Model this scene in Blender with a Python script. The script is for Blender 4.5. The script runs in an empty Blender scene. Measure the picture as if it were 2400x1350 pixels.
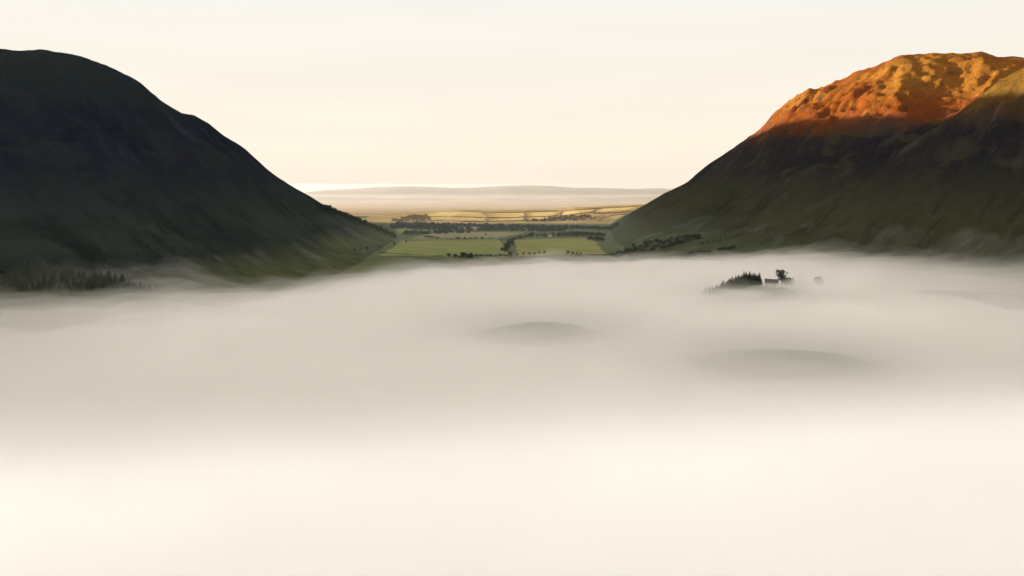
import bpy, math, random
import numpy as np

R = math.radians
sc = bpy.context.scene
COL = sc.collection

# ------------------------------------------------------------------ camera
CAM_Z, HFOV, W, H, HORIZON = 180.0, 65.0, 2400.0, 1350.0, 430.0
FPX = W / 2 / math.tan(R(HFOV / 2))
PITCH = math.atan((H / 2 - HORIZON) / FPX)
cam = bpy.data.cameras.new('camera')
cam_ob = bpy.data.objects.new('camera', cam)
COL.objects.link(cam_ob)
cam.angle = R(HFOV)
cam.clip_start, cam.clip_end = 1.0, 80000.0
cam_ob.location = (0, 0, CAM_Z)
cam_ob.rotation_euler = (math.pi / 2 - PITCH, 0, 0)
sc.camera = cam_ob

# ------------------------------------------------------------------ sky and sun
SUN_EL, SUN_AZ = 3.8, -88.0          # low sun from the left
world = bpy.data.worlds.new('World')
sc.world = world
world.use_nodes = True
nt = world.node_tree
sky = nt.nodes.new('ShaderNodeTexSky')
sky.sky_type = 'NISHITA'
sky.sun_disc = False
sky.sun_elevation = R(SUN_EL)
sky.sun_rotation = R(SUN_AZ)
# thin high veil of cloud over the clear sky; unseen zenith warmed to brighten the mist
tc = nt.nodes.new('ShaderNodeTexCoord')
sep = nt.nodes.new('ShaderNodeSeparateXYZ')
nt.links.new(tc.outputs['Generated'], sep.inputs[0])
ramp = nt.nodes.new('ShaderNodeValToRGB')
nt.links.new(sep.outputs['Z'], ramp.inputs[0])
ramp.color_ramp.elements[0].position = 0.0
ramp.color_ramp.elements[0].color = (3.70, 3.27, 2.68, 1)
ramp.color_ramp.elements[1].position = 1.0
ramp.color_ramp.elements[1].color = (3.95, 3.32, 2.62, 1)
e = ramp.color_ramp.elements.new(0.22); e.color = (3.46, 3.33, 3.12, 1)
mix = nt.nodes.new('ShaderNodeMix')
mix.data_type = 'RGBA'
mix.inputs[0].default_value = 0.94
nt.links.new(sky.outputs[0], mix.inputs[6])
vm = nt.nodes.new('ShaderNodeVectorMath'); vm.operation = 'MULTIPLY'; vm.inputs[1].default_value = (1.6, 1.6, 17.0)
nt.links.new(tc.outputs['Generated'], vm.inputs[0])
cl = nt.nodes.new('ShaderNodeTexNoise'); cl.inputs['Scale'].default_value = 1.0; cl.inputs['Detail'].default_value = 5.0; cl.inputs['Distortion'].default_value = 0.4
nt.links.new(vm.outputs[0], cl.inputs['Vector'])
mr = nt.nodes.new('ShaderNodeMapRange'); mr.inputs[1].default_value = .3; mr.inputs[2].default_value = .7; mr.inputs[3].default_value = .965; mr.inputs[4].default_value = 1.03
nt.links.new(cl.outputs[0], mr.inputs[0])
vs_ = nt.nodes.new('ShaderNodeVectorMath'); vs_.operation = 'SCALE'
nt.links.new(ramp.outputs[0], vs_.inputs[0]); nt.links.new(mr.outputs[0], vs_.inputs['Scale'])
nt.links.new(vs_.outputs[0], mix.inputs[7])
bg = nt.nodes['Background']
bg.inputs[1].default_value = 0.076
nt.links.new(mix.outputs[2], bg.inputs[0])

sun = bpy.data.lights.new('sun', 'SUN')
sun.energy = 5.0
sun.angle = R(0.5)
sun.color = (1.0, 0.965, 0.90)
sun_ob = bpy.data.objects.new('sun', sun)
COL.objects.link(sun_ob)
sun_ob.rotation_euler = (R(90 - SUN_EL), 0, R(180 - SUN_AZ))
sun_ob.location = (-3000, -600, 1500)

vs = sc.view_settings
vs.view_transform = 'Standard'
vs.look = 'None'
vs.exposure = 1.9
vs.gamma = 1.0
vs.use_curve_mapping = False
sc.cycles.volume_bounces = 20
sc.cycles.max_bounces = 22
sc.cycles.diffuse_bounces = 2
sc.cycles.transparent_max_bounces = 64
sc.cycles.use_denoising = True
sc.cycles.use_adaptive_sampling = True
sc.cycles.adaptive_threshold = 0.02

# ------------------------------------------------------------------ helpers
def hash2(ix, iy, seed):
    n = (ix.astype(np.int64) * 374761393 + iy.astype(np.int64) * 668265263 + seed * 144665) & 0xffffffff
    n = ((n ^ (n >> 13)) * 1274126177) & 0xffffffff
    return ((n ^ (n >> 16)) & 0xffff) / 65535.0

def noise(x, y, seed=0):
    """gradient noise, about -1..1"""
    x = np.asarray(x, float); y = np.asarray(y, float)
    ix, iy = np.floor(x), np.floor(y)
    fx, fy = x - ix, y - iy
    u = fx * fx * fx * (fx * (fx * 6 - 15) + 10)
    v = fy * fy * fy * (fy * (fy * 6 - 15) + 10)
    def g(dx, dy):
        a = hash2(ix + dx, iy + dy, seed) * 2 * math.pi
        return np.cos(a) * (fx - dx) + np.sin(a) * (fy - dy)
    a = g(0, 0) * (1 - u) + g(1, 0) * u
    b = g(0, 1) * (1 - u) + g(1, 1) * u
    return 1.5 * (a * (1 - v) + b * v)

def fbm(x, y, seed=0, octaves=4, gain=0.5):
    s, a, f = 0.0, 1.0, 1.0
    for k in range(octaves):
        s = s + a * noise(x * f, y * f, seed + 17 * k)
        a *= gain; f *= 2.03
    return s

def ridged(x, y, seed=0, octaves=4):
    s, a, f = 0.0, 0.5, 1.0
    for k in range(octaves):
        s = s + a * (1 - np.abs(noise(x * f, y * f, seed + 31 * k))) ** 2
        a *= 0.5; f *= 2.1
    return s

def sstep(a, b, x):
    t = np.clip((x - a) / (b - a), 0, 1)
    return t * t * (3 - 2 * t)

def ray(px, py):
    """photo pixel -> world direction"""
    cx, cy = (px - W / 2) / FPX, (H / 2 - py) / FPX
    c, s = math.cos(PITCH), math.sin(PITCH)
    return cx, c + s * cy, c * cy - s

def az_slope(px, py):
    x, y, z = ray(px, py)
    return math.degrees(math.atan2(x, y)), z / math.hypot(x, y)

def mesh_obj(name, verts, faces, mat, parent=None, smooth=False):
    me = bpy.data.meshes.new(name)
    verts = np.asarray(verts, np.float32).reshape(-1, 3)
    if isinstance(faces, np.ndarray) and faces.ndim == 2:
        n, k = faces.shape
        me.vertices.add(len(verts)); me.vertices.foreach_set('co', verts.ravel())
        me.loops.add(n * k); me.loops.foreach_set('vertex_index', faces.astype(np.int32).ravel())
        me.polygons.add(n); me.polygons.foreach_set('loop_start', np.arange(0, n * k, k, dtype=np.int32))
        me.update(calc_edges=True)
    else:
        me.from_pydata(verts.tolist(), [], [list(map(int, f)) for f in faces])
        me.update()
    if smooth:
        me.polygons.foreach_set('use_smooth', np.ones(len(me.polygons), bool))
    me.materials.append(mat)
    o = bpy.data.objects.new(name, me)
    COL.objects.link(o)
    o.parent = parent
    return o

def tag(o, label=None, cat=None, group=None, kind=None):
    if label: o['label'] = label
    if cat: o['category'] = cat
    if group: o['group'] = group
    if kind: o['kind'] = kind
    return o

def grid(xs, ys, fz, name, mat, cut=None):
    X, Y = np.meshgrid(xs, ys)
    Z = fz(X, Y)
    nx, ny = len(xs), len(ys)
    i = np.arange(nx * ny).reshape(ny, nx)
    F = np.stack([i[:-1, :-1], i[:-1, 1:], i[1:, 1:], i[1:, :-1]], -1).reshape(-1, 4)
    V = np.stack([X, Y, Z], -1).reshape(-1, 3)
    if cut is not None:
        F = F[(V[F][:, :, 2] > cut).any(1)]
        used = np.zeros(len(V), bool); used[F.ravel()] = True
        re = np.cumsum(used) - 1
        V, F = V[used], re[F]
    return mesh_obj(name, V, F, mat, smooth=True)

# ------------------------------------------------------------------ materials
def new_mat(name):
    m = bpy.data.materials.new(name)
    m.use_nodes = True
    n = m.node_tree
    return m, n, n.nodes['Principled BSDF']

def N(n, typ, **kw):
    o = n.nodes.new(typ)
    for k, v in kw.items():
        setattr(o, k, v)
    return o

def coords(n, scale, rot=0.0):
    g = N(n, 'ShaderNodeNewGeometry')
    r = N(n, 'ShaderNodeVectorRotate', rotation_type='Z_AXIS')
    r.inputs['Angle'].default_value = rot
    n.links.new(g.outputs['Position'], r.inputs['Vector'])
    v = N(n, 'ShaderNodeVectorMath', operation='MULTIPLY')
    v.inputs[1].default_value = scale
    n.links.new(r.outputs[0], v.inputs[0])
    return v.outputs[0], g

def ntex(n, vec, scale=1.0, detail=5.0, rough=0.55, dist=0.0):
    t = N(n, 'ShaderNodeTexNoise')
    t.inputs['Scale'].default_value = scale
    t.inputs['Detail'].default_value = detail
    t.inputs['Roughness'].default_value = rough
    t.inputs['Distortion'].default_value = dist
    n.links.new(vec, t.inputs['Vector'])
    return t.outputs[0]

def mrange(n, val, a, b, c=0.0, d=1.0):
    m = N(n, 'ShaderNodeMapRange', interpolation_type='SMOOTHSTEP')
    for i, x in enumerate((a, b, c, d)):
        m.inputs[i + 1].default_value = x
    n.links.new(val, m.inputs[0])
    return m.outputs[0]

def mixc(n, fac, a, b):
    m = N(n, 'ShaderNodeMix', data_type='RGBA')
    if isinstance(fac, float): m.inputs[0].default_value = fac
    else: n.links.new(fac, m.inputs[0])
    for i, c in ((6, a), (7, b)):
        if isinstance(c, tuple): m.inputs[i].default_value = c + (1,)
        else: n.links.new(c, m.inputs[i])
    return m.outputs[2]

def math2(n, op, a, b):
    m = N(n, 'ShaderNodeMath', operation=op)
    for i, x in enumerate((a, b)):
        if isinstance(x, (int, float)): m.inputs[i].default_value = x
        else: n.links.new(x, m.inputs[i])
    return m.outputs[0]

def hill_material(name, rot, top_a, top_b, low_a, low_b, mid_a, mid_b, rock_c, zone=(310, 395)):
    """fell side: grass below, heather and scree streaks running down the slope, bracken and
    moor grass on the tops (tone also carries sunlit contrast), bare rock where it is steep"""
    m, n, p = new_mat(name)
    vec, g = coords(n, (1 / 420, 1 / 130, 1 / 420), rot)        # long axis runs downhill
    streak = ntex(n, vec, 1.0, 6.0, 0.6, 0.6)
    vec2, _ = coords(n, (1 / 260, 1 / 45, 1 / 260), rot)
    fine = ntex(n, vec2, 1.0, 6.0, 0.65, 0.4)
    vec3, _ = coords(n, (1 / 300, 1 / 300, 1 / 300))
    blot = ntex(n, vec3, 1.0, 5.0, 0.6, 0.5)
    vec4, _ = coords(n, (1 / 34, 1 / 22, 1 / 34), rot)
    tuft = ntex(n, vec4, 1.0, 6.0, 0.72, 0.5)
    s = N(n, 'ShaderNodeSeparateXYZ'); n.links.new(g.outputs['Position'], s.inputs[0])
    z = s.outputs['Z']
    zz = math2(n, 'ADD', z, math2(n, 'MULTIPLY', math2(n, 'SUBTRACT', blot, 0.5), 170.0))
    low = mixc(n, mrange(n, blot, .35, .65), low_a, low_b)   # pasture
    low = mixc(n, mrange(n, fine, .50, .66), low, tuple(q * .6 for q in low_a))                   # rushes and bracken
    mid = mixc(n, mrange(n, streak, .38, .62), mid_a, mid_b)  # heather, thin grass
    mid = mixc(n, mrange(n, fine, .55, .72), mid, tuple(q * 2.4 for q in mid_b))                   # scree runs
    top = mixc(n, math2(n, 'MULTIPLY', mrange(n, blot, .36, .58), mrange(n, zz, 400, 520)), top_a, top_b)    # bracken / moor grass, tone also carries sunlit contrast
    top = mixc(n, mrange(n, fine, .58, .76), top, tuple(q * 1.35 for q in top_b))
    mid = mixc(n, mrange(n, ntex(n, vec3, 2.3, 4.0, .6, .8), .50, .64), mid, tuple(.6 * p + .4 * q for p, q in zip(low_a, mid_b)))
    c = mixc(n, mrange(n, zz, 95, 250), low, mid)
    past = mixc(n, mrange(n, fine, .38, .62), (.062, .076, .040), (.088, .104, .054))
    zl = math2(n, 'ADD', z, math2(n, 'MULTIPLY', math2(n, 'SUBTRACT', blot, 0.5), 60.0))
    zl = math2(n, 'ADD', zl, math2(n, 'MULTIPLY', math2(n, 'SUBTRACT', fine, 0.5), 45.0))
    c = mixc(n, mrange(n, zl, 14, 62), past, c)
    c = mixc(n, mrange(n, zz, *zone), c, top)  # tops band set near the shadow line, its colour deepening the sunlit contrast
    # bare rock on the steepest ground
    sn = N(n, 'ShaderNodeSeparateXYZ'); n.links.new(g.outputs['Normal'], sn.inputs[0])
    steep = mrange(n, math2(n, 'ADD', sn.outputs['Z'], math2(n, 'MULTIPLY', math2(n, 'SUBTRACT', tuft, .5), .34)), .52, .68, 1.0, 0.0)
    rock = mixc(n, tuft, tuple(q * .4 for q in rock_c), rock_c)
    c = mixc(n, steep, c, rock)
    c = mixc(n, mrange(n, tuft, .35, .7, .0, .45), c, (.022, .020, .014))
    n.links.new(c, p.inputs['Base Color'])
    p.inputs['Roughness'].default_value = 1.0
    p.inputs['Specular IOR Level'].default_value = 0.0
    b = N(n, 'ShaderNodeBump')
    b.inputs['Strength'].default_value = 1.0
    b.inputs['Distance'].default_value = 11.0
    n.links.new(math2(n, 'ADD', tuft, fine), b.inputs['Height'])
    n.links.new(b.outputs[0], p.inputs['Normal'])
    return m

def soft_mat(name, c1, c2, size, c3=None, stripes=None):
    m, n, p = new_mat(name)
    vec, _ = coords(n, (1 / size,) * 3)
    t = ntex(n, vec, 1.0, 5.0, .6, .3)
    c = mixc(n, mrange(n, t, .33, .67), c1, c2)
    if c3:
        vec, _ = coords(n, (1 / (size * 4), 1 / (size * .35), 1 / size), stripes or 0.0)
        c = mixc(n, mrange(n, ntex(n, vec, 1.0, 3.0, .5), .5, .72), c, c3)
    n.links.new(c, p.inputs['Base Color'])
    p.inputs['Roughness'].default_value = 1.0
    p.inputs['Specular IOR Level'].default_value = 0.0
    return m

def leaf_mat(name, c1, c2):
    m, n, p = new_mat(name)
    vec, _ = coords(n, (1 / 2.2,) * 3)
    oi = N(n, 'ShaderNodeObjectInfo')
    t = math2(n, 'ADD', math2(n, 'MULTIPLY', ntex(n, vec, 1.0, 3.0), .7), math2(n, 'MULTIPLY', oi.outputs['Random'], .3))
    n.links.new(mixc(n, mrange(n, t, .3, .7), c1, c2), p.inputs['Base Color'])
    p.inputs['Roughness'].default_value = .8
    p.inputs['Specular IOR Level'].default_value = .2
    return m

def volume_mat(name, density, color, aniso=0.0):
    m = bpy.data.materials.new(name)
    m.use_nodes = True
    n = m.node_tree
    n.nodes.remove(n.nodes['Principled BSDF'])
    v = N(n, 'ShaderNodeVolumePrincipled')
    v.inputs['Color'].default_value = color + (1,)
    v.inputs['Density'].default_value = density
    v.inputs['Anisotropy'].default_value = aniso
    n.links.new(v.outputs[0], n.nodes['Material Output'].inputs['Volume'])
    m.cycles.homogeneous_volume = True
    return m

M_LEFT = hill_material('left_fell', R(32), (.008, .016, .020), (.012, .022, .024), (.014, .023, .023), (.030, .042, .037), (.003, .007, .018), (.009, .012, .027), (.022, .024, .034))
M_RIGHT = hill_material('right_fell', R(-35), (.185, .045, .005), (.255, .100, .010), (.037, .042, .024), (.058, .060, .034), (.011, .011, .017), (.028, .023, .024), (.070, .050, .036))  # sun contrast partly put into colour: bright bracken tops over darker slopes
M_SPUR = hill_material('spur_fell', R(-35), (.130, .062, .008), (.165, .098, .012), (.037, .042, .024), (.058, .060, .034), (.011, .011, .017), (.028, .023, .024), (.070, .050, .036), (290, 390))  # band lowered so the sunlit part of the spur takes the brighter colour
M_VALLEY = soft_mat('valley_grass', (.075, .098, .050), (.105, .122, .062), 90.0, (.062, .080, .044), R(-8))
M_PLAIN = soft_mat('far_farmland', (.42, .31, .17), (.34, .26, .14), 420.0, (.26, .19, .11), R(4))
M_GREEN = soft_mat('meadow', (.165, .195, .080), (.215, .225, .095), 60.0, (.115, .145, .060), R(-6))
M_GREEN2 = soft_mat('lush_meadow', (.180, .205, .078), (.230, .230, .090), 50.0, (.130, .150, .058), R(7))
M_PALE = soft_mat('hay_field', (.240, .215, .135), (.210, .205, .120), 80.0, (.18, .18, .105), R(-5))
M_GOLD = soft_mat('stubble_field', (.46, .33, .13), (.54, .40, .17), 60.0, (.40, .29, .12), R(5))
M_BROWN = soft_mat('rough_hill_ground', (.26, .18, .08), (.38, .27, .12), 110.0, (.20, .14, .07), R(6))
M_FAR = soft_mat('far_hill_ground', (.17, .13, .085), (.27, .20, .12), 700.0)
M_LEAF = leaf_mat('broadleaf', (.016, .026, .014), (.036, .050, .022))
M_NEEDLE = leaf_mat('conifer_needles', (.012, .022, .010), (.030, .042, .016))
M_HEDGE = leaf_mat('hedge_leaves', (.018, .026, .014), (.034, .044, .020))
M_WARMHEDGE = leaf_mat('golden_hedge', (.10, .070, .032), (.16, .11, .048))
M_BARK = soft_mat('bark', (.030, .022, .015), (.055, .042, .030), 1.5)
M_WALL = soft_mat('whitewash', (.62, .60, .57), (.74, .72, .69), 2.0)
M_SLATE = soft_mat('slate', (.085, .075, .085), (.13, .115, .125), 1.2)
M_PANE = soft_mat('window_glass', (.02, .022, .026), (.035, .038, .042), 1.0)
M_STONE = soft_mat('chimney_stone', (.20, .18, .16), (.28, .25, .22), .8)

# ------------------------------------------------------------------ the lie of the land
class Fell:
    """a mountain flank: for each bearing its foot, its crest distance and its crest height"""
    def __init__(self, sky_rows, rc, rf, extra, back, seed, down, craggy=1.0, rise=0.0, hollows=(), foot=1.42, folds=40.0):
        self.foot, self.folds = foot, folds
        self.hollows = hollows
        rows = []
        for px, py in sky_rows:
            a, s = az_slope(px, py)
            r = float(np.interp(px, *zip(*rc))); f = float(np.interp(px, *zip(*rf)))
            rows.append((a, max(CAM_Z + s * r, -4.0), r, f))
        rows += extra
        rows.sort()
        A = np.array(rows)
        self.az, self.zc, self.rc, self.rf = A[:, 0], A[:, 1], A[:, 2], A[:, 3]
        self.back, self.seed, self.down, self.craggy, self.rise = back, seed, down, craggy, rise
    def __call__(self, x, y):
        x = np.asarray(x, float); y = np.asarray(y, float)
        r = np.hypot(x, y); a = np.degrees(np.arctan2(x, y))
        zc = np.interp(a, self.az, self.zc, left=-4, right=-4)
        rc = np.interp(a, self.az, self.rc); rf = np.interp(a, self.az, self.rf)
        run = np.maximum(rc - rf, 60.0)
        rf = rc - run
        t = (r - rf) / run
        tc = np.clip(t, 0, 1)
        P = 1.28 * tc ** self.foot - 0.28 * tc ** 4.5
        bk = np.maximum(t - 1, 0) * run
        z = zc * P * np.exp(-(bk / np.interp(a, *zip(*self.back))) ** 2) * (1 + self.rise * np.minimum(bk, 1500) / 1000 * sstep(-14, -22, a))
        if self.rise: z = z * np.where(bk > 0, sstep(3740, 3400, y), 1)  # unseen plateau behind the crest, shaped to shade the valley but not the golden hill
        # gullies and ribs running downhill
        dx, dy = self.down
        u = (x * dx + y * dy); v = (-x * dy + y * dx)
        w = fbm(x / 380, y / 380, self.seed + 5, 3) * 60
        rib = ridged((v + w) / 210, u / 800, self.seed, 4) - 0.62
        rib2 = ridged((v + w * .6) / 62, u / 170, self.seed + 9, 4) - 0.55
        hm = np.clip(zc / 420, 0, 1)
        mask = sstep(.08, .45, tc) * (1 - .78 * sstep(.86, 1.0, t)) * hm
        crag = (.6 + 1.5 * np.exp(-((a - 19.5) / 3.2) ** 2)) * sstep(.50, .72, tc) * (1 - .55 * sstep(.9, 1.0, t)) * hm * self.craggy
        z = z + mask * (self.folds * rib + 12 * fbm(x / 130, y / 130, self.seed + 3, 4)) + crag * 30 * rib2
        for hx, hy, hr, hd in self.hollows:
            z = z - hd * np.exp(-((x - hx) ** 2 + (y - hy) ** 2) / hr ** 2)
        z = z + (1.6 + 2.6 * (1 - sstep(.8, 1, t))) * hm * fbm(x / 38, y / 38, self.seed + 21, 4, .6) * sstep(.04, .3, tc)
        z = z - 4.0 * sstep(.02, -.02, t) - 3.0 * (zc < 0)
        return np.maximum(np.where(t < 0, -4.0, z), -4.0)

left_sky = [(0,118),(40,121),(90,118),(140,124),(200,132),(210,136),(240,148),(290,172),(320,187),(345,210),(380,240),
            (430,268),(455,271),(490,290),(520,315),(555,335),(575,350),(600,375),(640,408),(680,434),(730,462),(760,482),
            (800,500),(850,520),(900,541),(925,552),(950,566)]
left_fell = Fell(left_sky,
    [(0,2200),(300,2250),(600,2450),(800,2700),(950,2850)],
    [(0,1040),(300,1040),(500,1090),(650,1170),(750,1400),(850,1880),(900,2280),(925,2540),(950,2790)],
    [(-100,-4,1400,700),(-88,10,1390,700),(-80.8,50,1408,690),(-74.2,90,1445,690),(-70.6,116,1475,695),(-67.2,144,1510,700),(-62.3,200,1575,730),(-56,330,1680,770),(-49,460,1836,870),(-45,492,1980,950),(-38,520,2130,1030)],  # out-of-view ridge end, heights shaped to let sun onto the near mist
    [(-40,2800),(-21,2800),(-13,1000),(-8,450)], 3, (.85, -.53), .6, .26, (), 1.75)

right_sky = [(1425,545),(1440,522),(1500,487),(1560,452),(1610,428),(1660,385),(1670,378),(1720,345),(1775,308),(1785,300),(1810,270),
             (1850,235),(1880,218),(1930,200),(1960,190),(2000,172),(2040,160),(2080,142),(2115,126),(2140,127),(2180,124),
             (2240,125),(2300,121),(2320,128),(2345,133),(2400,134)]
right_fell = Fell(right_sky,
    [(1425,3500),(1500,3450),(1650,3350),(1800,3200),(2000,3150),(2400,3250)],
    [(1425,3300),(1445,2250),(1500,1980),(1600,1880),(1800,1800),(2000,1720),(2400,1560)],
    [(35,640,3250,1530),(45,640,3000,1400),(60,620,2700,1250),(80,560,2600,1200),(95,300,2600,1300),(105,-4,2600,1500)],
    [(0,900)], 11, (-.80, -.60), 1.0, 0.0, [(1300, 2440, 150, 42), (1180, 2380, 70, 18), (1420, 2560, 80, 22)])

spur_sky = [(1800,610),(1850,565),(1900,520),(1960,470),(2000,440),(2073,385),(2123,340),(2196,294),(2240,266),(2284,236),(2342,190),(2400,160)]
spur_fell = Fell(spur_sky,
    [(1800,2150),(1900,2150),(2073,2200),(2200,2250),(2400,2300)],
    [(1800,1780),(1900,1740),(2000,1690),(2200,1600),(2400,1500)],
    [(35,560,2310,1450),(45,600,2250,1380),(60,560,2100,1240),(80,400,2100,1200),(95,-4,2100,1300)],
    [(0,330)], 23, (-.80, -.60), .35, folds=52.0)

KNOLLS = [(36, 905, 88, 66, 22.5), (262, 742, 125, 88, 21.5), (335, 1080, 110, 70, 39.5), (620, 1150, 240, 120, 25.0),
          (520, 640, 100, 60, 22.0)]
def valley(x, y):
    x = np.asarray(x, float); y = np.asarray(y, float)
    z = 0.35 * fbm(x / 300, y / 300, 41, 2)
    for kx, ky, sx, sy, h in KNOLLS:
        d = ((x - kx) / sx) ** 2 + ((y - ky) / sy) ** 2
        z = z + h * np.exp(-d * 1.1)
    return z

def golden(x, y):
    """the low rolling farmland beyond the valley mouth"""
    x = np.asarray(x, float); y = np.asarray(y, float)
    top = np.interp(x, [-1500, -900, -716, -478, -287, 0, 239, 346, 478, 669, 950, 1500, 2300], [-6, -2, 3, 13, 27, 25, 30, 44, 51, 63, 66, 45, -6])
    t = (y - 3620 - 50 * noise(x / 500, y * 0, 5)) / 880
    z = top * np.sin(np.clip(t, 0, 2) * math.pi / 2) ** 1.2
    z = z + 5 * fbm(x / 420, y / 420, 77, 3) * np.clip(z / 30, 0, 1)
    return np.where((t < 0) | (t > 2), -4.0, np.maximum(z - 1.0, -4.0))

def ground(x, y):
    return np.maximum.reduce([valley(x, y), left_fell(x, y), right_fell(x, y), spur_fell(x, y), golden(x, y)])

def hit(px, py, f=ground, r0=500.0, r1=9000.0):
    """where the sight line through a photo pixel meets the ground"""
    x, y, z = ray(px, py)
    h = math.hypot(x, y)
    for step in (24.0, 1.0):
        r = np.arange(r0, r1, step)
        k = np.nonzero(f(x / h * r, y / h * r) >= CAM_Z + z / h * r)[0]
        k = k[0] if len(k) else len(r) - 1
        r0, r1 = r[max(k - 1, 0)], r[k] + step
    return x / h * r[k], y / h * r[k]

gx = np.concatenate([-np.geomspace(16000, 2400, 20), np.arange(-2300, 2301, 25.0), np.geomspace(2400, 16000, 20)])
gy = np.concatenate([-np.geomspace(9000, 700, 14), np.arange(-600, 4301, 25.0), np.geomspace(4400, 16000, 24)])
gx2 = np.linspace(-9000, 9000, 40); gy2 = np.linspace(4450, 15500, 40)
tag(grid(gx2, gy2, lambda x, y: x * 0 + 1.6, 'lowland_ground', M_PLAIN), 'pale farmland plain beyond the golden hill', kind='structure')
tag(grid(gx, gy, valley, 'valley_ground', M_VALLEY), 'green valley floor between the two mountains', kind='structure')
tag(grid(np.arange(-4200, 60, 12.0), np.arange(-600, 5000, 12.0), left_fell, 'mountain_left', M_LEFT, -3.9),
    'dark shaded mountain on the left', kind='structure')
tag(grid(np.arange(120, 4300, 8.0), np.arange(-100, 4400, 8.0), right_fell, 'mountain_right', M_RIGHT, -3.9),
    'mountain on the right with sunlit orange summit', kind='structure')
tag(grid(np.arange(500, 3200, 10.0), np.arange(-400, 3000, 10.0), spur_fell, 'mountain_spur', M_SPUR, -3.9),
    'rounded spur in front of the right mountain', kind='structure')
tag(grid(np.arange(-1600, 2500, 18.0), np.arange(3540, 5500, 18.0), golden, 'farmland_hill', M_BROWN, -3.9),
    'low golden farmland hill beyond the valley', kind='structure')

def far_ridge(y0, depth, ztop, seed):
    def f(x, y):
        t = (y - y0) / depth
        z = (ztop(x) + 9 * fbm(x / 700, y / 500, seed, 4)) * np.sin(np.clip(t, 0, 1) * math.pi) ** .8
        z = z - 26 * np.abs(noise(x / 900, y / 700, seed + 4)) * np.clip(1 - np.abs(t - .5) * 1.0, 0, 1) * (np.abs(t - .5) > .08)
        return np.where((t <= 0) | (t >= 1), -4.0, np.maximum(z, -4.0))
    return f
far_pts = [(-9000,20),(-4500,24),(-3236,34),(-2966,68),(-2494,92),(-2022,124),(-1550,140),(-1213,120),(-876,105),(-607,112),(-135,138),(202,148),(607,140),(944,112),(1348,114),(1887,92),(2292,106),(2696,70),(3600,90),(5000,60),(9000,20)]
tag(grid(np.arange(-9500, 9500, 90.0), np.arange(10500, 15000, 90.0),
         far_ridge(10600, 4200, lambda x: np.interp(x, *zip(*far_pts)), 51), 'distant_hills', M_FAR, -3.9),
    'pale hazy hills along the horizon', kind='structure')
near_pts = [(-7000,10),(-4500,22),(-3000,28),(-1800,14),(-500,8),(600,12),(2000,26),(3500,22),(7000,10)]
tag(grid(np.arange(-7500, 7500, 80.0), np.arange(7800, 10800, 80.0),
         far_ridge(7900, 2600, lambda x: np.interp(x, *zip(*near_pts)), 63), 'distant_foothills', M_FAR, -3.9),
    'low hazy foothills in front of the distant hills', kind='structure')

# ------------------------------------------------------------------ fields
def field(pix, mat, nu=36, nv=14, lift=.35, f=ground):
    c = [hit(px, py, f) for px, py in pix]            # near-left, near-right, far-right, far-left
    V, F = [], []
    for j in range(nv + 1):
        for i in range(nu + 1):
            s, t = i / nu, j / nv
            x = (c[0][0] * (1 - s) + c[1][0] * s) * (1 - t) + (c[3][0] * (1 - s) + c[2][0] * s) * t
            y = (c[0][1] * (1 - s) + c[1][1] * s) * (1 - t) + (c[3][1] * (1 - s) + c[2][1] * s) * t
            V.append((x, y, 0))
    V = np.array(V)
    V[:, 0] += 9 * noise(V[:, 0] / 45, V[:, 1] / 60, 301) + 4 * noise(V[:, 0] / 17, V[:, 1] / 22, 302)
    V[:, 1] += 16 * noise(V[:, 0] / 60, V[:, 1] / 60, 303) + 5 * noise(V[:, 0] / 20, V[:, 1] / 20, 304)
    V[:, 2] = f(V[:, 0], V[:, 1]) + lift
    k = nu + 1
    F = np.array([(j * k + i, j * k + i + 1, (j + 1) * k + i + 1, (j + 1) * k + i) for j in range(nv) for i in range(nu)])
    return tag(mesh_obj('field', V, F, mat, smooth=True), kind='structure')

def flat(x, y): return valley(x, y)
field([(890,600),(1195,603),(1168,560),(945,562)], M_GREEN, f=flat)
field([(960,559),(1170,557),(1235,545),(1040,543)], M_PALE, f=flat)
field([(1215,600),(1420,598),(1390,557),(1205,562)], M_GREEN2, f=flat)
field([(930,546),(1018,545),(1010,540),(930,536)], M_GREEN, f=flat)
field([(1040,538),(1330,540),(1340,535),(1040,530)], M_PALE, f=flat)
gold_quads = [
    [(985,508),(1140,510),(1130,500),(1030,498)], [(1000,516),(1135,518),(1138,512),(985,509)],
    [(1142,511),(1230,508),(1225,499),(1135,500)], [(1145,519),(1225,516),(1228,510),(1144,513)],
    [(1235,508),(1300,506),(1310,496),(1230,499)], [(1236,516),(1320,511),(1345,504),(1235,510)],
    [(1315,505),(1380,499),(1395,491),(1318,496)], [(1390,498),(1470,492),(1490,485),(1400,490)],
    [(1410,516),(1485,508),(1490,499),(1425,504)], [(1320,520),(1340,519),(1345,515),(1322,516)],
]
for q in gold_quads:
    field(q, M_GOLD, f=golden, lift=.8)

# ------------------------------------------------------------------ trees
rng = random.Random(7)
nrng = np.random.default_rng(7)

def quads_mesh(cent, size, norm=None):
    """many small leaf clumps, each one quad turned its own way"""
    cent = np.asarray(cent); n = len(cent)
    a = nrng.normal(size=(n, 3)); a /= np.linalg.norm(a, axis=1)[:, None]
    b = np.cross(a, nrng.normal(size=(n, 3))); b /= np.linalg.norm(b, axis=1)[:, None]
    s = np.asarray(size).reshape(-1, 1) * np.ones((n, 1))
    a, b = a * s, b * s * nrng.uniform(.6, 1, (n, 1))
    V = np.stack([cent - a - b, cent + a - b, cent + a + b, cent - a + b], 1).reshape(-1, 3)
    return V, np.arange(n * 4).reshape(n, 4)

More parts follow.
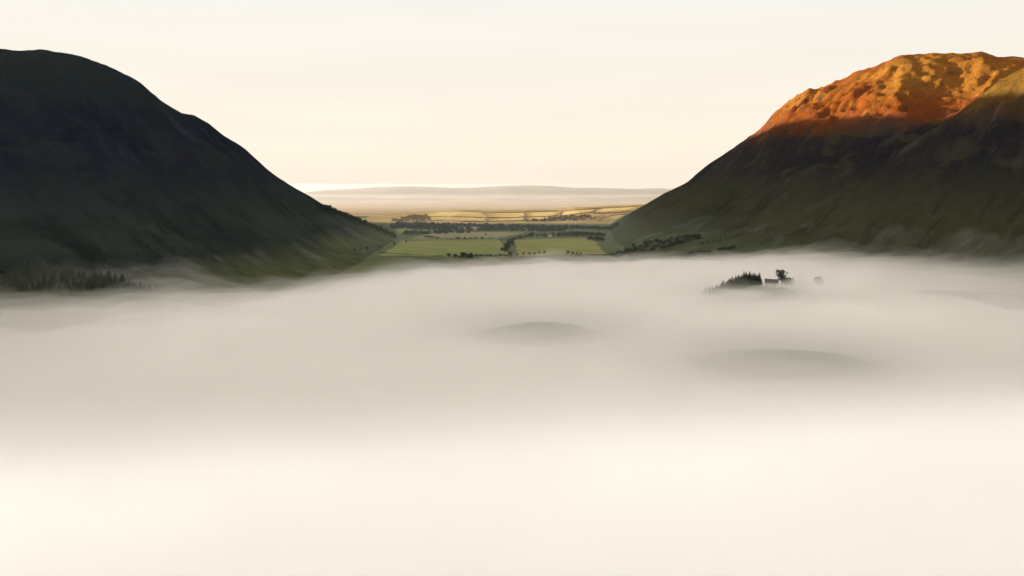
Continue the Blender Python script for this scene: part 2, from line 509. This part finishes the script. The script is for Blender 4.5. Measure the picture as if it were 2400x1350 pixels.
def tube(pts, radii, k=6):
    V, F = [], []
    for (x, y, z), r in zip(pts, radii):
        for i in range(k):
            a = 2 * math.pi * i / k
            V.append((x + r * math.cos(a), y + r * math.sin(a), z))
    for j in range(len(pts) - 1):
        for i in range(k):
            F.append((j * k + i, j * k + (i + 1) % k, (j + 1) * k + (i + 1) % k, (j + 1) * k + i))
    return V, F

def join(parts):
    V, F = [], []
    for v, f in parts:
        o = len(V); V += [tuple(map(float, q)) for q in v]; F += [tuple(int(i) + o for i in g) for g in f]
    return V, F

def proto_broadleaf(h=1.0, lobes=7, n=420, spread=.36):
    """unit-height broadleaf: trunk with limbs, crown of leaf clumps in uneven lobes"""
    cs, parts = [], [tube([(0,0,-.06),(.01,0,.2),(-.01,.01,.42),(0,0,.6)], [.035,.026,.018,.008])]
    for i in range(lobes):
        a = 2 * math.pi * i / lobes + rng.uniform(-.4, .4); q = rng.uniform(.3, 1) * spread * .75
        c = np.array([q * math.cos(a), q * math.sin(a), rng.uniform(.38, .8)])
        cs.append((c, rng.uniform(.15, .24)))
        parts.append(tube([(0,0,.28),(c[0]*.5,c[1]*.5,.28+(c[2]-.28)*.6),tuple(c)], [.014,.009,.004], 4))
    cs.append((np.array([0.02, 0, .78]), .2))
    pts = []
    for c, r in cs:
        m = n // len(cs)
        d = nrng.normal(size=(m, 3)); d /= np.linalg.norm(d, axis=1)[:, None]
        pts.append(c + d * (r * nrng.uniform(.55, 1.05, (m, 1))) * np.array([1.05, 1.05, .85]))
    pts = np.concatenate(pts)
    pts[:, 2] = np.where(pts[:, 2] > .95, .95 + .3 * (pts[:, 2] - .95), np.maximum(pts[:, 2], .2))
    return join(parts), quads_mesh(pts, nrng.uniform(.022, .05, len(pts)))

def proto_conifer(tiers=13, width=.17, irregular=.25):
    """unit-height conifer: straight tapering stem, whorls of drooping boughs"""
    tr = tube([(0,0,-.06),(0,0,.5),(0,0,.98)], [.022,.013,.003])
    V, F = [], []
    for k in range(tiers):
        t = k / (tiers - 1)
        z = .12 + .84 * t
        R0 = width * (1 - t) ** .8 + .018
        nb = max(5, int(11 - 6 * t))
        a0 = rng.uniform(0, 6.3)
        for i in range(nb):
            a = a0 + 2 * math.pi * i / nb + rng.uniform(-.2, .2)
            q = R0 * rng.uniform(1 - irregular, 1 + irregular)
            c, s = math.cos(a), math.sin(a); w = q * .34
            zt = z - q * rng.uniform(.35, .7)
            o = len(V)
            V += [(c*.01, s*.01, z + .03), (c*q*.6 - s*w, s*q*.6 + c*w, z - q*.2), (c*q, s*q, zt), (c*q*.6 + s*w, s*q*.6 - c*w, z - q*.2), (c*q*.55, s*q*.55, z - q*.05 + .012)]
            F += [(o, o+1, o+4), (o+1, o+2, o+4), (o+2, o+3, o+4), (o+3, o, o+4)]
    return tr, (V, F)

class Kind:
    def __init__(self, name, cat, protos, leaf):
        self.name, self.cat = name, cat
        self.m = []
        for (tv, tf), (cv, cf) in protos:
            a = bpy.data.meshes.new('trunk'); a.from_pydata([tuple(map(float, v)) for v in tv], [], [list(map(int, f)) for f in tf]); a.materials.append(M_BARK)
            b = bpy.data.meshes.new('crown'); b.from_pydata([tuple(map(float, v)) for v in cv], [], [list(map(int, f)) for f in cf]); b.materials.append(leaf)
            self.m.append((a, b))
    def put(self, x, y, z, h, wide, label, group):
        o = bpy.data.objects.new(self.name, None)
        COL.objects.link(o)
        o.location = (x, y, z); o.scale = (h * wide, h * wide, h); o.rotation_euler = (0, 0, rng.uniform(0, 6.28))
        tag(o, label, self.cat, group)
        t, c = rng.choice(self.m)
        for nm, me in (('trunk', t), ('crown', c)):
            q = bpy.data.objects.new(nm, me); COL.objects.link(q); q.parent = o
        return o

BROAD = Kind('broadleaf_tree', 'tree', [proto_broadleaf(lobes=l, spread=s) for l, s in ((6,.34),(7,.40),(8,.36),(6,.44),(9,.4))], M_LEAF)
CONE = Kind('conifer_tree', 'tree', [proto_conifer(t, w, i) for t, w, i in ((13,.20,.3),(14,.18,.35),(12,.23,.3),(15,.20,.4))], M_NEEDLE)

def plant(kind, px, py, h, label, group=None, wide=1.0, f=ground):
    x, y = hit(px, py, f)
    return kind.put(x, y, float(f(x, y)), h, wide, label, group)

def row(kind, a, b, n, h, label, group, jit=2.0, wide=1.1, f=ground):
    for i in range(n):
        t = (i + .5) / n
        plant(kind, a[0] + (b[0] - a[0]) * t + rng.uniform(-jit, jit), a[1] + (b[1] - a[1]) * t + rng.uniform(-.6, .6),
              h * rng.uniform(.75, 1.2), label, group, wide * rng.uniform(.9, 1.2), f)

# hedgerow trees on the valley floor
for px, py, h, lab in ((1052,603,11,'leftmost rounded tree of the dark clump at the mist edge'),(1085,604,15,'tallest rounded tree of the dark clump at the mist edge'),
                       (1104,604,13,'rounded tree right of the tallest in the dark clump'),(1195,602,12,'rounded tree ending the dark hedgerow beside the fork')):
    plant(BROAD, px, py, h, lab, 'dark trees at the edge of the mist', 1.35, flat)
row(BROAD, (1062,607), (1110,606), 7, 11, 'dark broadleaf tree packed in the clump at the mist edge', 'trees packed in the clump at the mist edge', f=flat)
row(BROAD, (1112,604), (1200,603), 16, 8.5, 'dark broadleaf tree in the thick hedgerow along the mist edge', 'trees in the hedgerow along the mist edge', wide=1.4, f=flat)
for i, (px, h) in enumerate(((1212,8),(1227,9.5),(1241,9),(1253,8.5),(1264,9.5),(1276,12.5))):
    plant(BROAD, px, 600 - (px - 1212) * .04, h, '%s tree from the left in the spaced row before the right meadow' % ('first second third fourth fifth sixth'.split()[i]),
          'spaced row of small trees before the right meadow', 1.15, flat)
for px, h, lab in ((1331,11,'tallest of four small trees at the right meadow edge'),(1342,8,'second of four small trees at the right meadow edge'),
                   (1352,7,'third of four small trees at the right meadow edge'),(1360,6.5,'rightmost of four small trees at the right meadow edge')):
    plant(BROAD, px, 597, h, lab, 'four small trees at the right meadow edge', 1.3, flat)
row(BROAD, (1183,592), (1200,566), 16, 10, 'dark broadleaf tree in the winding line between the two meadows', 'trees winding between the two meadows', 9, 1.5, flat)
row(BROAD, (1200,565), (1245,553), 12, 11, 'dark broadleaf tree along the bend of the valley stream', 'trees along the bend of the stream', 4, 1.5, flat)
row(BROAD, (1340,552), (1420,556), 20, 15, 'tall dark tree of the wood at the foot of the right slope', 'trees at the foot of the right slope', 3, 1.4)
row(BROAD, (1378,563), (1418,566), 14, 14, 'dark tree of the small wood beside the right meadow corner', 'trees beside the right meadow corner', 3, 1.3)
row(BROAD, (1040,561), (1152,560), 11, 7.5, 'small isolated tree scattered along the pale hay field edge', 'small trees along the pale hay field', 5, 1.2, flat)
row(BROAD, (990,557), (1030,559), 7, 8, 'dark bush in the short hedge below the tree belt', 'bushes below the tree belt', 2, 1.5, flat)
plant(BROAD, 951, 569, 9, 'lone round tree at the left end of the green meadow', None, 1.3, flat)
plant(BROAD, 1138, 552, 7, 'lone tiny tree in the middle of the pale hay field', None, 1.3, flat)
# wood on the lower right slope
for i in range(100):
    t = (i + rng.random()) / 100; s = rng.random()
    px = 1436 + 205 * t
    base, topy = np.interp(px, [1436,1500,1560,1640], [606,600,582,560]), np.interp(px, [1436,1470,1500,1560,1640], [600,583,573,560,552])
    plant(BROAD, px, base + (topy - base) * s + 2, rng.uniform(9, 13), 'dark broadleaf tree in the wood below the right mountain', 'trees in the wood below the right mountain', 1.45)
row(BROAD, (1612,598), (1668,594), 12, 9, 'dark tree in the small copse just above the mist on the right slope', 'trees in the copse above the mist', 2, 1.3)
row(BROAD, (1682,590), (1722,583), 9, 9, 'dark tree in the rightmost copse above the mist', 'trees in the rightmost copse above the mist', 2, 1.3)
row(BROAD, (1640,572), (1740,552), 12, 6, 'small dark tree along the slanting wall on the right slope', 'trees along the slanting wall', 4, 1.3)
# skyline wood on the left ridge
for i in range(58):
    px = 762 + 165 * (i + rng.random()) / 58
    sky_y = np.interp(px, [p for p, _ in left_sky], [q for _, q in left_sky])
    plant(BROAD, px, sky_y + rng.uniform(2, 8), rng.uniform(12, 17), 'dark tree in the wood along the skyline of the left slope', 'trees along the left skyline', 1.25)
row(BROAD, (820,590), (935,572), 9, 6.5, 'scattered small tree at the foot of the left slope', 'scattered trees at the left foot', 12, 1.2)

# ------------------------------------------------------------------ conifers in the mist, the farm
def at_range(px, py, yy):
    """point on the sight line through a photo pixel at a given distance down the valley"""
    x, y, z = ray(px, py)
    return x / y * yy, CAM_Z + z / y * yy

clump = [(1638,690),(1646,680),(1654,671),(1663,669),(1671,669),(1680,664),(1688,663),(1695,653),(1702,656),(1709,650),(1716,646),(1724,644),
         (1731,641),(1738,641),(1744,634),(1750,635),(1757,634),(1763,638),(1769,637),(1775,641),(1780,637)]
words = 'first second third fourth fifth sixth seventh eighth ninth tenth eleventh twelfth thirteenth fourteenth fifteenth sixteenth seventeenth eighteenth nineteenth twentieth twenty-first'.split()
for i, (px, top) in enumerate(clump):
    yy = 1085 + rng.uniform(-5, 5)
    x, zt = at_range(px, top, yy)
    zb = float(valley(x, yy))
    lab = '%s conifer from the left along the clump in the mist' % words[i]
    if i == 20: lab = 'dark pointed conifer nearest the farmhouse, right end of the mist clump'
    if i == 0: lab = 'faint small conifer at the far left tip of the mist clump'
    CONE.put(x, yy, zb, max(zt - zb, 7.0), 1.45, lab, 'conifers standing in the mist')
for i in range(44):
    px = 1652 + 126 * (i + rng.random()) / 44
    yy = rng.uniform(1072, 1100)
    top = np.interp(px, [p for p, _ in clump], [q for _, q in clump]) + rng.uniform(3, 9)
    x, zt = at_range(px, top, yy)
    zb = float(valley(x, yy))
    CONE.put(x, yy, zb, max(zt - zb, 6.0), 1.6, 'dark conifer packed inside the clump that rises from the mist', 'conifers packed inside the mist clump')

def house(name, label, x, y, z, rot, L, Wd, hw, hr, wins):
    o = bpy.data.objects.new(name, None); COL.objects.link(o)
    o.location = (x, y, z); o.rotation_euler = (0, 0, rot)
    tag(o, label, 'house')
    l, w = L / 2, Wd / 2
    V = [(-l,-w,-1.5),(l,-w,-1.5),(l,w,-1.5),(-l,w,-1.5),(-l,-w,hw),(l,-w,hw),(l,w,hw),(-l,w,hw),(-l,0,hw+hr),(l,0,hw+hr)]
    mesh_obj('wall', V, [(0,1,5,4),(2,3,7,6),(1,2,6,9,5),(3,0,4,8,7),(3,2,1,0)], M_WALL, o)
    e, t = .45, .28                                    # eaves overhang, slate thickness
    k = hr / w
    V, F = [], []
    for s in (-1, 1):
        b = len(V)
        for zz in (0.05, t):
            V += [(-l-e, s*(w+e), hw - k*e + zz), (l+e, s*(w+e), hw - k*e + zz), (l+e, 0, hw+hr+zz), (-l-e, 0, hw+hr+zz)]
        F += [(b,b+1,b+2,b+3),(b+4,b+5,b+6,b+7),(b,b+1,b+5,b+4),(b+1,b+2,b+6,b+5),(b+2,b+3,b+7,b+6),(b+3,b,b+4,b+7)]
    rf = mesh_obj('roof', V, F, M_SLATE, o)
    for cx in (-l + .7, l - .7):
        c = []
        for zz, r in ((hw+hr-.6,.5),(hw+hr+1.3,.5),(hw+hr+1.3,.62),(hw+hr+1.55,.62)):
            c += [(cx-r,-r*.8,zz),(cx+r,-r*.8,zz),(cx+r,r*.8,zz),(cx-r,r*.8,zz)]
        cf = [(4*j+i, 4*j+(i+1)%4, 4*j+4+(i+1)%4, 4*j+4+i) for j in range(3) for i in range(4)] + [(12,13,14,15)]
        mesh_obj('chimney', c, cf, M_STONE, rf)
    for side, u, zc, ww, wh in wins:
        d = .06
        a = [(-ww/2, zc-wh/2), (ww/2, zc-wh/2), (ww/2, zc+wh/2), (-ww/2, zc+wh/2)]
        if side == 'front': P = lambda p, q, off: (u + p, -w - off, q)
        else:               P = lambda p, q, off: (-l - off, u + p, q)
        fr = [P(p*1.2, zc+(q-zc)*1.15, .02) for p, q in a] + [P(p*1.2, zc+(q-zc)*1.15, .09) for p, q in a]
        wf = mesh_obj('window', fr, [(0,1,2,3),(4,5,6,7),(0,1,5,4),(1,2,6,5),(2,3,7,6),(3,0,4,7)], M_WALL, o)
        mesh_obj('pane', [P(p, q, .11) for p, q in a], [(0,1,2,3)], M_PANE, wf)
    return o

x, zt = at_range(1809, 656, 1076)
house('farmhouse', 'white farmhouse with grey slate roof half sunk in the mist', x, 1076, float(valley(x, 1076)) - .2, R(-24), 17.0, 8.5, 5.4, 4.3,
      [('front', -5.5, 3.9, 1.1, 1.4), ('front', -1.8, 3.9, 1.1, 1.4), ('front', 2.0, 3.9, 1.1, 1.4), ('front', 5.6, 3.9, 1.1, 1.4),
       ('front', -5.5, 1.3, 1.2, 1.5), ('front', 2.0, 1.3, 1.2, 1.5), ('front', 5.6, 1.3, 1.2, 1.5), ('gable', -1.7, 3.9, 1.0, 1.4), ('gable', 1.7, 3.9, 1.0, 1.4)])
for px, top, yy, wd, lab in ((1833,630,1092,.85,'tall bare-stemmed tree rising from the mist beside the farmhouse'),
                             (1848,648,1100,1.2,'low hazy tree right of the tall tree by the farmhouse'),
                             (1919,645,1120,.7,'faint ghostly tree alone in the mist far right of farmhouse')):
    x, zt = at_range(px, top, yy)
    zb = float(valley(x, yy))
    BROAD.put(x, yy, zb, zt - zb, wd, lab, None)

x, y = hit(1447, 597)
house('white_cottage', 'white cottage at the left end of the wood below the right mountain', x, y, float(ground(x, y)), R(60), 13.0, 8.0, 5.2, 3.6,
      [('front', -3.5, 3.7, 1.2, 1.4), ('front', 3.5, 3.7, 1.2, 1.4), ('front', -3.5, 1.2, 1.2, 1.4), ('front', 3.5, 1.2, 1.2, 1.4), ('gable', 0.0, 3.7, 1.1, 1.4)])
x, y = hit(1457, 597)
house('stone_barn', 'low pale barn beside the white cottage', x, y + 6, float(ground(x, y + 6)), R(15), 12.0, 6.5, 3.2, 2.6,
      [('front', -2.5, 1.6, 1.2, 1.2), ('front', 2.5, 1.6, 1.2, 1.2)])
x, y = hit(1290, 554, flat)
house('small_cottage', 'tiny white cottage among the trees behind the right meadow', x, y, float(valley(x, y)), R(10), 11.0, 7.0, 4.8, 3.4,
      [('front', -3.0, 3.4, 1.1, 1.3), ('front', 3.0, 3.4, 1.1, 1.3)])

# conifer plantation at the left edge of the mist
for i in range(120):
    px = -40 + 330 * rng.random() ** .9
    lo, hi = np.interp(px, [-40,150,250,300], [690,690,680,674]), np.interp(px, [-40,100,200,260,300], [618,628,645,655,664])
    plant(CONE, px, hi + (lo - hi) * rng.random(), rng.uniform(11, 16), 'dark conifer in the plantation at the left edge of the mist', 'conifers in the left plantation', 1.7)
for i, px in enumerate((293,299,304,313,319,330,337,351,368)):
    plant(CONE, px, 676 + i * .8, (15, 12, 15, 13, 10, 13, 9, 11, 9)[i], '%s conifer of the thinning row where the left plantation sinks into mist' % words[i], 'thinning row of the left plantation', 1.6)

# hedges and field walls
def hedge(pix, h, wd, label, mat, f=ground, group='hedges between the fields'):
    P = [hit(px, py, f) for px, py in pix]
    pts = []
    for (x0, y0), (x1, y1) in zip(P[:-1], P[1:]):
        n = max(2, int(math.hypot(x1 - x0, y1 - y0) / 5))
        pts += [(x0 + (x1 - x0) * k / n, y0 + (y1 - y0) * k / n) for k in range(n)]
    pts.append(P[-1])
    V, F = [], []
    for k, (x, y) in enumerate(pts):
        q = pts[min(k + 1, len(pts) - 1)]; o = pts[max(k - 1, 0)]
        dx, dy = q[0] - o[0], q[1] - o[1]; d = math.hypot(dx, dy) or 1
        nx, ny = -dy / d, dx / d
        z = float(f(x, y)); hh = h * rng.uniform(.6, 1.35); w = wd * rng.uniform(.8, 1.2)
        for s, zz in ((-1, -.5), (-1.1, .55), (-.4, 1), (.5, .93), (1.1, .5), (1, -.5)):
            V.append((x + nx * w * s + rng.uniform(-.3, .3), y + ny * w * s + rng.uniform(-.3, .3), z + hh * zz))
    for k in range(len(pts) - 1):
        for i in range(5):
            F.append((k*6+i, k*6+i+1, k*6+7+i, k*6+6+i))
    F += [tuple(range(6)), tuple(range(len(V) - 6, len(V)))]
    return tag(mesh_obj('hedge', V, F, mat), label, 'hedge', group)

hedge([(1205,604),(1260,602),(1300,598),(1372,598),(1440,597)], 2.0, 1.2, 'thin dark hedge along the near edge of the right meadow', M_HEDGE, flat)
hedge([(892,592),(960,597),(1040,601)], 1.6, 1.2, 'thin dark hedge along the near edge of the left meadow', M_HEDGE, flat)
hedge([(950,565),(1050,563),(1190,563)], 1.8, 1.2, 'hedge between the green meadow and the pale hay field', M_HEDGE, flat)
hedge([(1000,610),(1060,611)], 1.6, 1.2, 'short hedge at the mist edge below the left meadow', M_HEDGE, flat)
hedge([(1645,574),(1700,561),(1745,549),(1800,538)], 1.8, 1.2, 'slanting hedge climbing the right slope above the copses', M_HEDGE)
hedge([(1480,603),(1540,590),(1600,577),(1660,566)], 1.4, 1.0, 'slanting hedge below the wood on the right slope', M_HEDGE)
gold_lines = [[(985,509),(1060,509),(1140,511),(1235,509)], [(1000,517),(1080,520),(1160,519),(1230,517)], [(1140,519),(1142,511),(1138,500)], [(1226,518),(1232,509),(1226,499)],
              [(1235,510),(1290,507),(1345,503),(1395,498)], [(1230,518),(1320,512),(1370,505)], [(1310,507),(1316,496)], [(1385,500),(1398,490)],
              [(1030,498),(1130,500),(1225,498),(1310,495)], [(1318,496),(1400,489),(1492,484)], [(1390,501),(1450,498),(1490,494)], [(1400,518),(1430,506),(1490,499)]]
gl = ['hedge across the middle of the golden fields at left', 'dark hedge along the foot of the golden fields', 'cross hedge dividing the left golden fields', 'cross hedge dividing the middle golden fields',
      'long hedge running up through the right golden fields', 'hedge along the foot of the middle golden fields', 'short cross hedge right of the middle golden field', 'short cross hedge near the hill shoulder',
      'hedge along the crest behind the left golden fields', 'hedge along the crest behind the right golden fields', 'hedge beneath the topmost right golden field', 'hedge beside the brightest orange field at right']
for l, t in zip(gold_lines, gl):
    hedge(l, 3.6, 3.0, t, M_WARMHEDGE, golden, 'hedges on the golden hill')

# woods far beyond the valley mouth, too far to tell trees apart
def wood(pix, n, h, f, label, mat=M_LEAF):
    cs, sz = [], []
    P = np.array([hit(px, py, f) for px, py in pix])
    for i in range(n):
        s, t = rng.random(), rng.random()
        x, y = ((P[0] * (1 - s) + P[1] * s) * (1 - t) + (P[3] * (1 - s) + P[2] * s) * t)
        z = float(f(x, y)); hh = h * rng.uniform(.6, 1.15); r = hh * .45
        for k in range(44):
            d = nrng.normal(size=3); d /= np.linalg.norm(d)
            cs.append((x + d[0] * r, y + d[1] * r, z + hh * .55 + d[2] * hh * .45)); sz.append(hh * .14)
    V, F = quads_mesh(np.array(cs), np.array(sz))
    return tag(mesh_obj('far_wood', V, F, mat), label, kind='stuff')
wood([(1232,557),(1388,554),(1385,551),(1236,553)], 44, 12, flat, 'dark tree belt behind the right meadow')
wood([(938,551),(1100,547),(1098,544),(940,547)], 60, 12, flat, 'long dark tree belt left of the hay field')
wood([(905,536),(1120,541),(1000,531),(930,527)], 260, 13, flat, 'blue-green woods beyond the left slope')
wood([(1120,541),(1320,543),(1330,538),(1130,537)], 170, 12, flat, 'dark woods beyond the hay field')
wood([(930,530),(1450,530),(1450,525),(930,525)], 420, 12, ground, 'hazy woods at the foot of the golden hill')
wood([(1230,520),(1400,515),(1380,506),(1300,510)], 160, 11, golden, 'brown woods on the shaded side of the golden hill', M_WARMHEDGE)
wood([(905,521),(1010,520),(1000,506),(960,508)], 150, 11, golden, 'brown woods on the left end of the golden hill', M_WARMHEDGE)

# ------------------------------------------------------------------ mist lying in the valley
def fog_top(x, y):
    calm = .15 + .85 * sstep(520, 950, y)                       # the near mist lies smooth
    f = 35 + 18 * sstep(500, 1300, x) + 9 * sstep(330, 60, np.hypot((x - 330) / 1.3, y - 1010))
    f = f + calm * (6.0 * fbm(x / 330, y / 330, 91, 3) + 3.4 * fbm(x / 90, y / 90, 97, 3))
    front = np.interp(x, [-1500, -700, -420, -150, 50, 2000], [380, 420, 420, 120, 0, -600])
    f = f - 62 * sstep(1330, 2100, y + front - 90 * fbm(x / 230, y / 160, 5, 4))
    # thin tongues creeping up both slopes, and plumes beside the farm
    n1 = .45 + 1.1 * fbm(x / 110, y / 75, 131, 4)
    near = sstep(1830, 1600, y + front)
    for T, h, z0, z1, w in ((np.maximum(right_fell(x, y), spur_fell(x, y)), 7, 38, 84, sstep(640, 900, x)), (left_fell(x, y), 6, 24, 52, near)):
        tongue = T - 16 + (16 + h * (1 - sstep(z0, z1, T)) * np.clip(n1, 0, 1.4)) * w
        f = np.maximum(f, np.where((T > 4) & (T < z1), tongue, -50))
    for qx, qy, r, h in ((396, 1066, 30, 14), (432, 1070, 36, 9), (478, 1092, 44, 20), (262, 1060, 40, 7)):
        f = f + h * np.exp(-((x - qx) ** 2 + (y - qy) ** 2) / r ** 2)
    return f

def fog_shell(off, dens, seed, k):
    xs = np.arange(-1500, 2101, 13.0); ys = np.arange(-1300, 2401, 13.0)
    X, Y = np.meshgrid(xs, ys)
    b = -1.2 - .25 * k
    side = sstep(230, 720, np.abs(X - 60)) * sstep(250, 600, Y)
    thin = sum(np.exp(-((X - kx) ** 2 + (Y - ky) ** 2) / 125.0 ** 2) for kx, ky, _, _, _ in KNOLLS[:2])
    Z = fog_top(X, Y) - off - (off > 6) * 13 * thin - (off > 4) * 16 * side + (off > 4) * 6 * fbm(X / 210, Y / 150, seed + 7, 3) * sstep(560, 900, Y) + 1.3 * min(abs(off) + 2, 6 if off > -10 else 11) * (.1 + .9 * sstep(520, 950, Y)) * fbm(X / 120, Y / 85, seed, 5, .6)
    Z = np.maximum(Z, b + .6 - .05 * k)
    nx, ny = len(xs), len(ys); n = nx * ny
    i = np.arange(n).reshape(ny, nx)
    T = np.stack([i[:-1, :-1], i[:-1, 1:], i[1:, 1:], i[1:, :-1]], -1).reshape(-1, 4)
    V = np.concatenate([np.stack([X, Y, Z], -1).reshape(-1, 3), np.stack([X, Y, np.full_like(X, b)], -1).reshape(-1, 3)])
    sides = []
    for e in (i[0, :], i[:, -1], i[-1, ::-1], i[::-1, 0]):
        sides.append(np.stack([e[1:], e[:-1], e[:-1] + n, e[1:] + n], -1))
    F = np.concatenate([T, T[:, ::-1] + n] + sides)
    m = volume_mat('mist_%s' % 'breath wisp veil drift body core'.split()[k], dens, (.997, .997, .997), .15)
    return tag(mesh_obj('mist', V, F, m, smooth=False), ['faintest breath of mist drifting above the valley', 'faint wisps above the valley mist', 'thin veil of mist over the valley', 'drifting mist layer in the valley', 'body of the valley mist', 'dense core of the valley mist'][k], kind='stuff')
for k, (off, dens, seed) in enumerate(((-15.0, 1 / 800, 187), (-6.0, 1 / 420, 195), (0.0, 1 / 190, 201), (5.0, 1 / 100, 213), (11.0, 1 / 55, 227), (19.0, 1 / 35, 239))):
    fog_shell(off, dens, seed, k)

def box(name, x0, x1, y0, y1, z0, z1, mat, label):
    V = [(x, y, z) for z in (z0, z1) for x, y in ((x0, y0), (x1, y0), (x1, y1), (x0, y1))]
    return tag(mesh_obj(name, V, [(3,2,1,0),(4,5,6,7),(0,1,5,4),(1,2,6,5),(2,3,7,6),(3,0,4,7)], mat), label, kind='stuff')
box('lowland_mist', -15000, 15000, 4720, 15700, -2.5, 46, volume_mat('lowland_mist', 1 / 3600, (.98, .92, .84), .7), 'pale morning mist lying on the far lowland')
box('lowland_mist', -15200, 15200, 5400, 15500, -2.8, 176, volume_mat('upper_lowland_mist', 1 / 8500, (.95, .93, .90), .7), 'thin pale mist over the distant hills')
for k, (zt, y0) in enumerate(((34, 1900), (62, 1830), (98, 1760))):
    box('valley_haze', -880 - 8 * k, 900 + 8 * k, y0, 3540 + 12 * k, -2.2 - .2 * k, zt, volume_mat('valley_haze', 1 / 24000, (.86, .94, 1.0), .4), '%s layer of blue morning haze over the meadows' % ('lowest', 'middle', 'highest')[k])
box('haze', -16500, 16500, -9500, 16500, -6.0, 760, volume_mat('haze', 4.5e-6, (.78, .90, 1.0), .7), 'thin morning haze')
